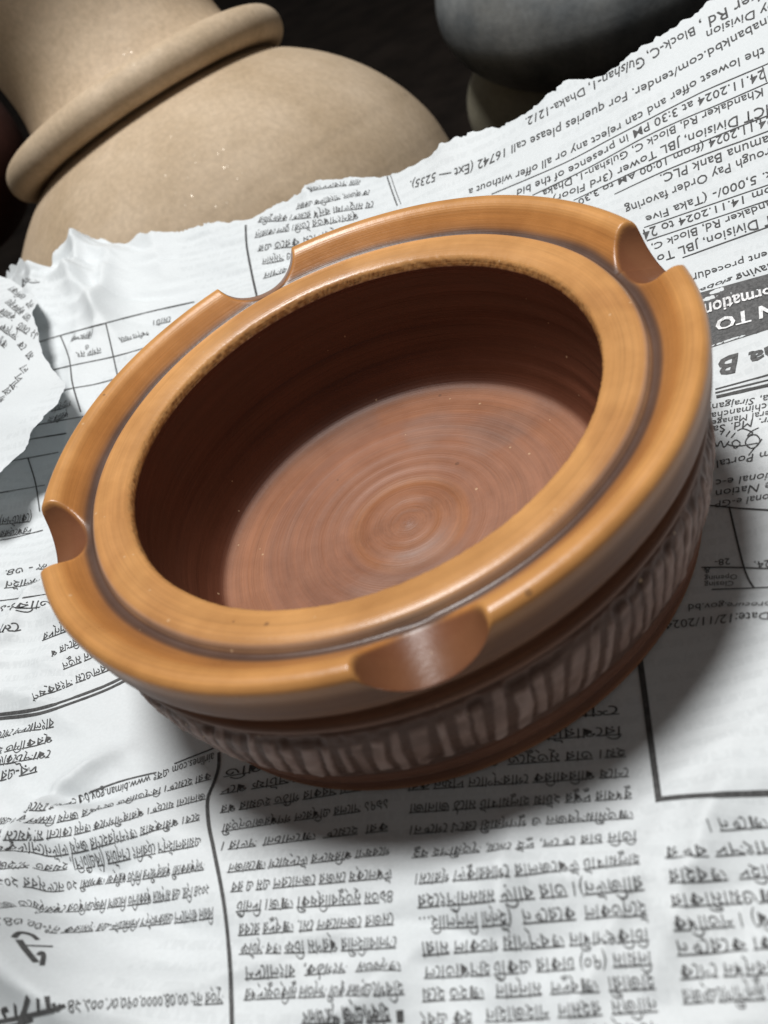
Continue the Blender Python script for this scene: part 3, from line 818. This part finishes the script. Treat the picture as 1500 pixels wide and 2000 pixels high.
for tx, pts in [("বাংলাদেশ গেজেট", [(106, 1412), (-20, 1440)]), ("প্রকাশিত হয়", [(103, 1443), (-20, 1470)]), ("পোস্টকোড ক", [(99, 1473), (-30, 1490)]), ("দর-এর জ", [(74, 1500), (-30, 1525)]),
                ("ক্রয় রেলওয়ে সংরক্ষণ", [(262, 1280), (215, 1302), (130, 1336), (62, 1362)]), ("নতুন মতুন", [(200, 1270), (122, 1303)]), ("তারিখের প", [(170, 1245), (100, 1278)]),
                ("ও সুন্দর", [(150, 1218), (84, 1246)]), ("তারিখ ৪-১৫", [(105, 1178), (60, 1182), (-20, 1192)]), ("মোবাইল", [(40, 1224), (-20, 1236)]), ("অনলাইন", [(76, 1136), (10, 1144)]), ("নং - ৩৪.", [(92, 1106), (8, 1120)])]:
    P.text(tx, pts, size=.050)
P.make("printed_line", INK, newspaper)
# thick hand-drawn strokes at the near left
P = Print()
for pts, w in (([(75, 1836), (62, 1826), (40, 1822), (28, 1832)], .016), ([(38, 1836), (52, 1856), (72, 1880)], .02), ([(52, 1847), (80, 1848), (104, 1849)], .012), ([(83, 1886), (86, 1868), (82, 1860), (76, 1866)], .016),
               ([(128, 1964), (100, 1974), (60, 1984), (0, 1996), (-40, 2002)], .018), ([(92, 1946), (96, 1978)], .022), ([(56, 1948), (48, 1976), (38, 2000)], .024), ([(120, 1962), (112, 1972), (104, 1960)], .018),
               ([(74, 1950), (76, 1982)], .018), ([(30, 1962), (32, 1990)], .018), ([(16, 1972), (6, 1976), (12, 1988)], .02), ([(64, 1990), (30, 2004), (-30, 2010)], .02)):
    P.rule(pts, w * .42)
P.make("brush_lettering", INK, newspaper)
# far block between the rules
P = Print()
for tx, pts in [("নাম সংবাদদাতার", [(704, 356), (655, 362), (602, 371)]), ("কে জ্ঞান, সাংবাদিক একজন", [(722, 376), (650, 388), (580, 404)]), ("যে মাতৃভাষা বন্ধ রয়েছে। কর্মসূচির", [(730, 400), (660, 410), (580, 424), (505, 430)]),
                ("প্রশংসাপত্র তৈরি। তুলে কোরান", [(700, 422), (600, 440), (498, 460)]), ("বিদ্যালয়ে করতে এর", [(680, 448), (600, 470), (504, 486)]), ("ও সম্মান", [(570, 500), (512, 512)]), ("হাসান", [(560, 528), (515, 540)]),
                ("(কালকের)", [(180, 654), (140, 664)]), ("ও", [(174, 677), (167, 679)]), ("নগদ নং", [(198, 684), (150, 694)]), ("উপস্থিত দফতর", [(290, 650), (234, 665)]), ("মোট।", [(334, 624), (300, 632)]),
                ("সমাহার", [(76, 548), (42, 556)]), ("(অনুষ্ঠা)", [(138, 790), (100, 800)]), ("ক্রমিক নং", [(134, 810), (94, 820)]), ("(কোটেশন)", [(62, 1012), (0, 1020)]), ("দরপত্রের", [(62, 1036), (0, 1044)])]:
    P.text(tx, pts, size=.060)
P.make("printed_line", INK, newspaper)

# ------------------------------------------------------------------ torn scrap curling up at the left
edge = [(23, 543), (37, 553), (52, 566), (67, 583), (71, 602), (72, 623), (76, 650), (80, 680), (88, 702), (100, 723), (115, 738), (128, 750), (126, 764), (108, 792), (83, 817), (60, 840), (40, 870), (0, 907), (-60, 950)]
NU, NV = 60, 120
e = spline(edge, NV); le = np.column_stack([np.linspace(-260, -420, NV), np.linspace(500, 1010, NV)])
sv = np.zeros((NU, NV, 3))
for j in range(NV):
    t = np.linspace(0, 1, NU)
    px = le[j] * (1 - t[:, None]) + e[j] * t[:, None]
    px = px + np.outer(t, [3.0 * float(vnoise(j * .21, 3.0)) + 1.5 * float(vnoise(j * .7, 9.)), 2.0 * float(vnoise(j * .3, 5.0))])
    zz_ = .12 + .20 * smooth01(0, .9, t) + .02 * math.sin(j * .11) * t
    d = ray(px[:, 0], px[:, 1]); k = (zz_ - CAM_LOC[2]) / d[:, 2]
    sv[:, j] = CAM_LOC + k[:, None] * d
sz = sv[..., 2] + .03 * facets(sv[..., 0] * 2.6, sv[..., 1] * 2.6 + 9, 5) + .007 * facets(sv[..., 0] * 6, sv[..., 1] * 6, 6)
sv[..., 2] = sz
ix = np.arange(NU * NV).reshape(NU, NV)
scrap = mesh_obj("newspaper_scrap", sv.reshape(-1, 3), np.stack([ix[:-1, :-1], ix[1:, :-1], ix[1:, 1:], ix[:-1, 1:]], -1).reshape(-1, 4), PAPER)
tag(scrap, "torn newspaper scrap curling up over the left of the printed table", "scrap")
sxy = sv[..., :2].reshape(-1, 2); szf = sz.reshape(-1)
def scrap_h(x, y):
    out = np.empty(len(x))
    for i in range(len(x)):
        d2 = (sxy[:, 0] - x[i]) ** 2 + (sxy[:, 1] - y[i]) ** 2
        n = np.argpartition(d2, 4)[:4]; w = 1 / (d2[n] + 1e-7); out[i] = (szf[n] * w).sum() / w.sum()
    return out
spx = np.stack(np.broadcast_arrays(*[np.zeros(1)]), 0)
def project(Pw):
    q = (Pw - CAM_LOC) @ CR
    return np.stack([750 + FOC * 1500 * q[..., 0] / -q[..., 2], 1000 - FOC * 1500 * q[..., 1] / -q[..., 2]], -1)
spj = project(sv.reshape(-1, 3))
def on_scrap(px, py):
    out = np.empty((len(px), 3))
    for i in range(len(px)):
        d2 = (spj[:, 0] - px[i]) ** 2 + (spj[:, 1] - py[i]) ** 2
        n = np.argpartition(d2, 4)[:4]; w = 1 / (d2[n] + .05); out[i] = (sv.reshape(-1, 3)[n] * w[:, None]).sum(0) / w.sum()
    return out
P = Print(Sheet(on_scrap, scrap_h))
for tx, a, b in [("তালিকা", (48, 582), (20, 562)), ("কর্মকর্তা", (44, 612), (14, 588)), ("ক্রমিক", (28, 622), (0, 606)), ("সদস্যপদ", (34, 660), (0, 636)), ("নং", (62, 600), (54, 590)), ("তাং", (58, 624), (48, 616)), ("মোট", (56, 650), (36, 634)), ("১২", (70, 658), (62, 650)),
                 ("আসা", (12, 676), (0, 662)), ("কে", (48, 682), (38, 670)), ("মা", (62, 700), (54, 690)), ("ভা", (52, 726), (44, 716)), ("দা", (42, 742), (34, 732)), ("সা", (32, 758), (24, 748)), ("তা", (18, 770), (10, 760)), ("গা", (6, 784), (0, 776))]:
    P.text(tx, [a, b], size=.060)
P.make("printed_line", INKG, scrap)
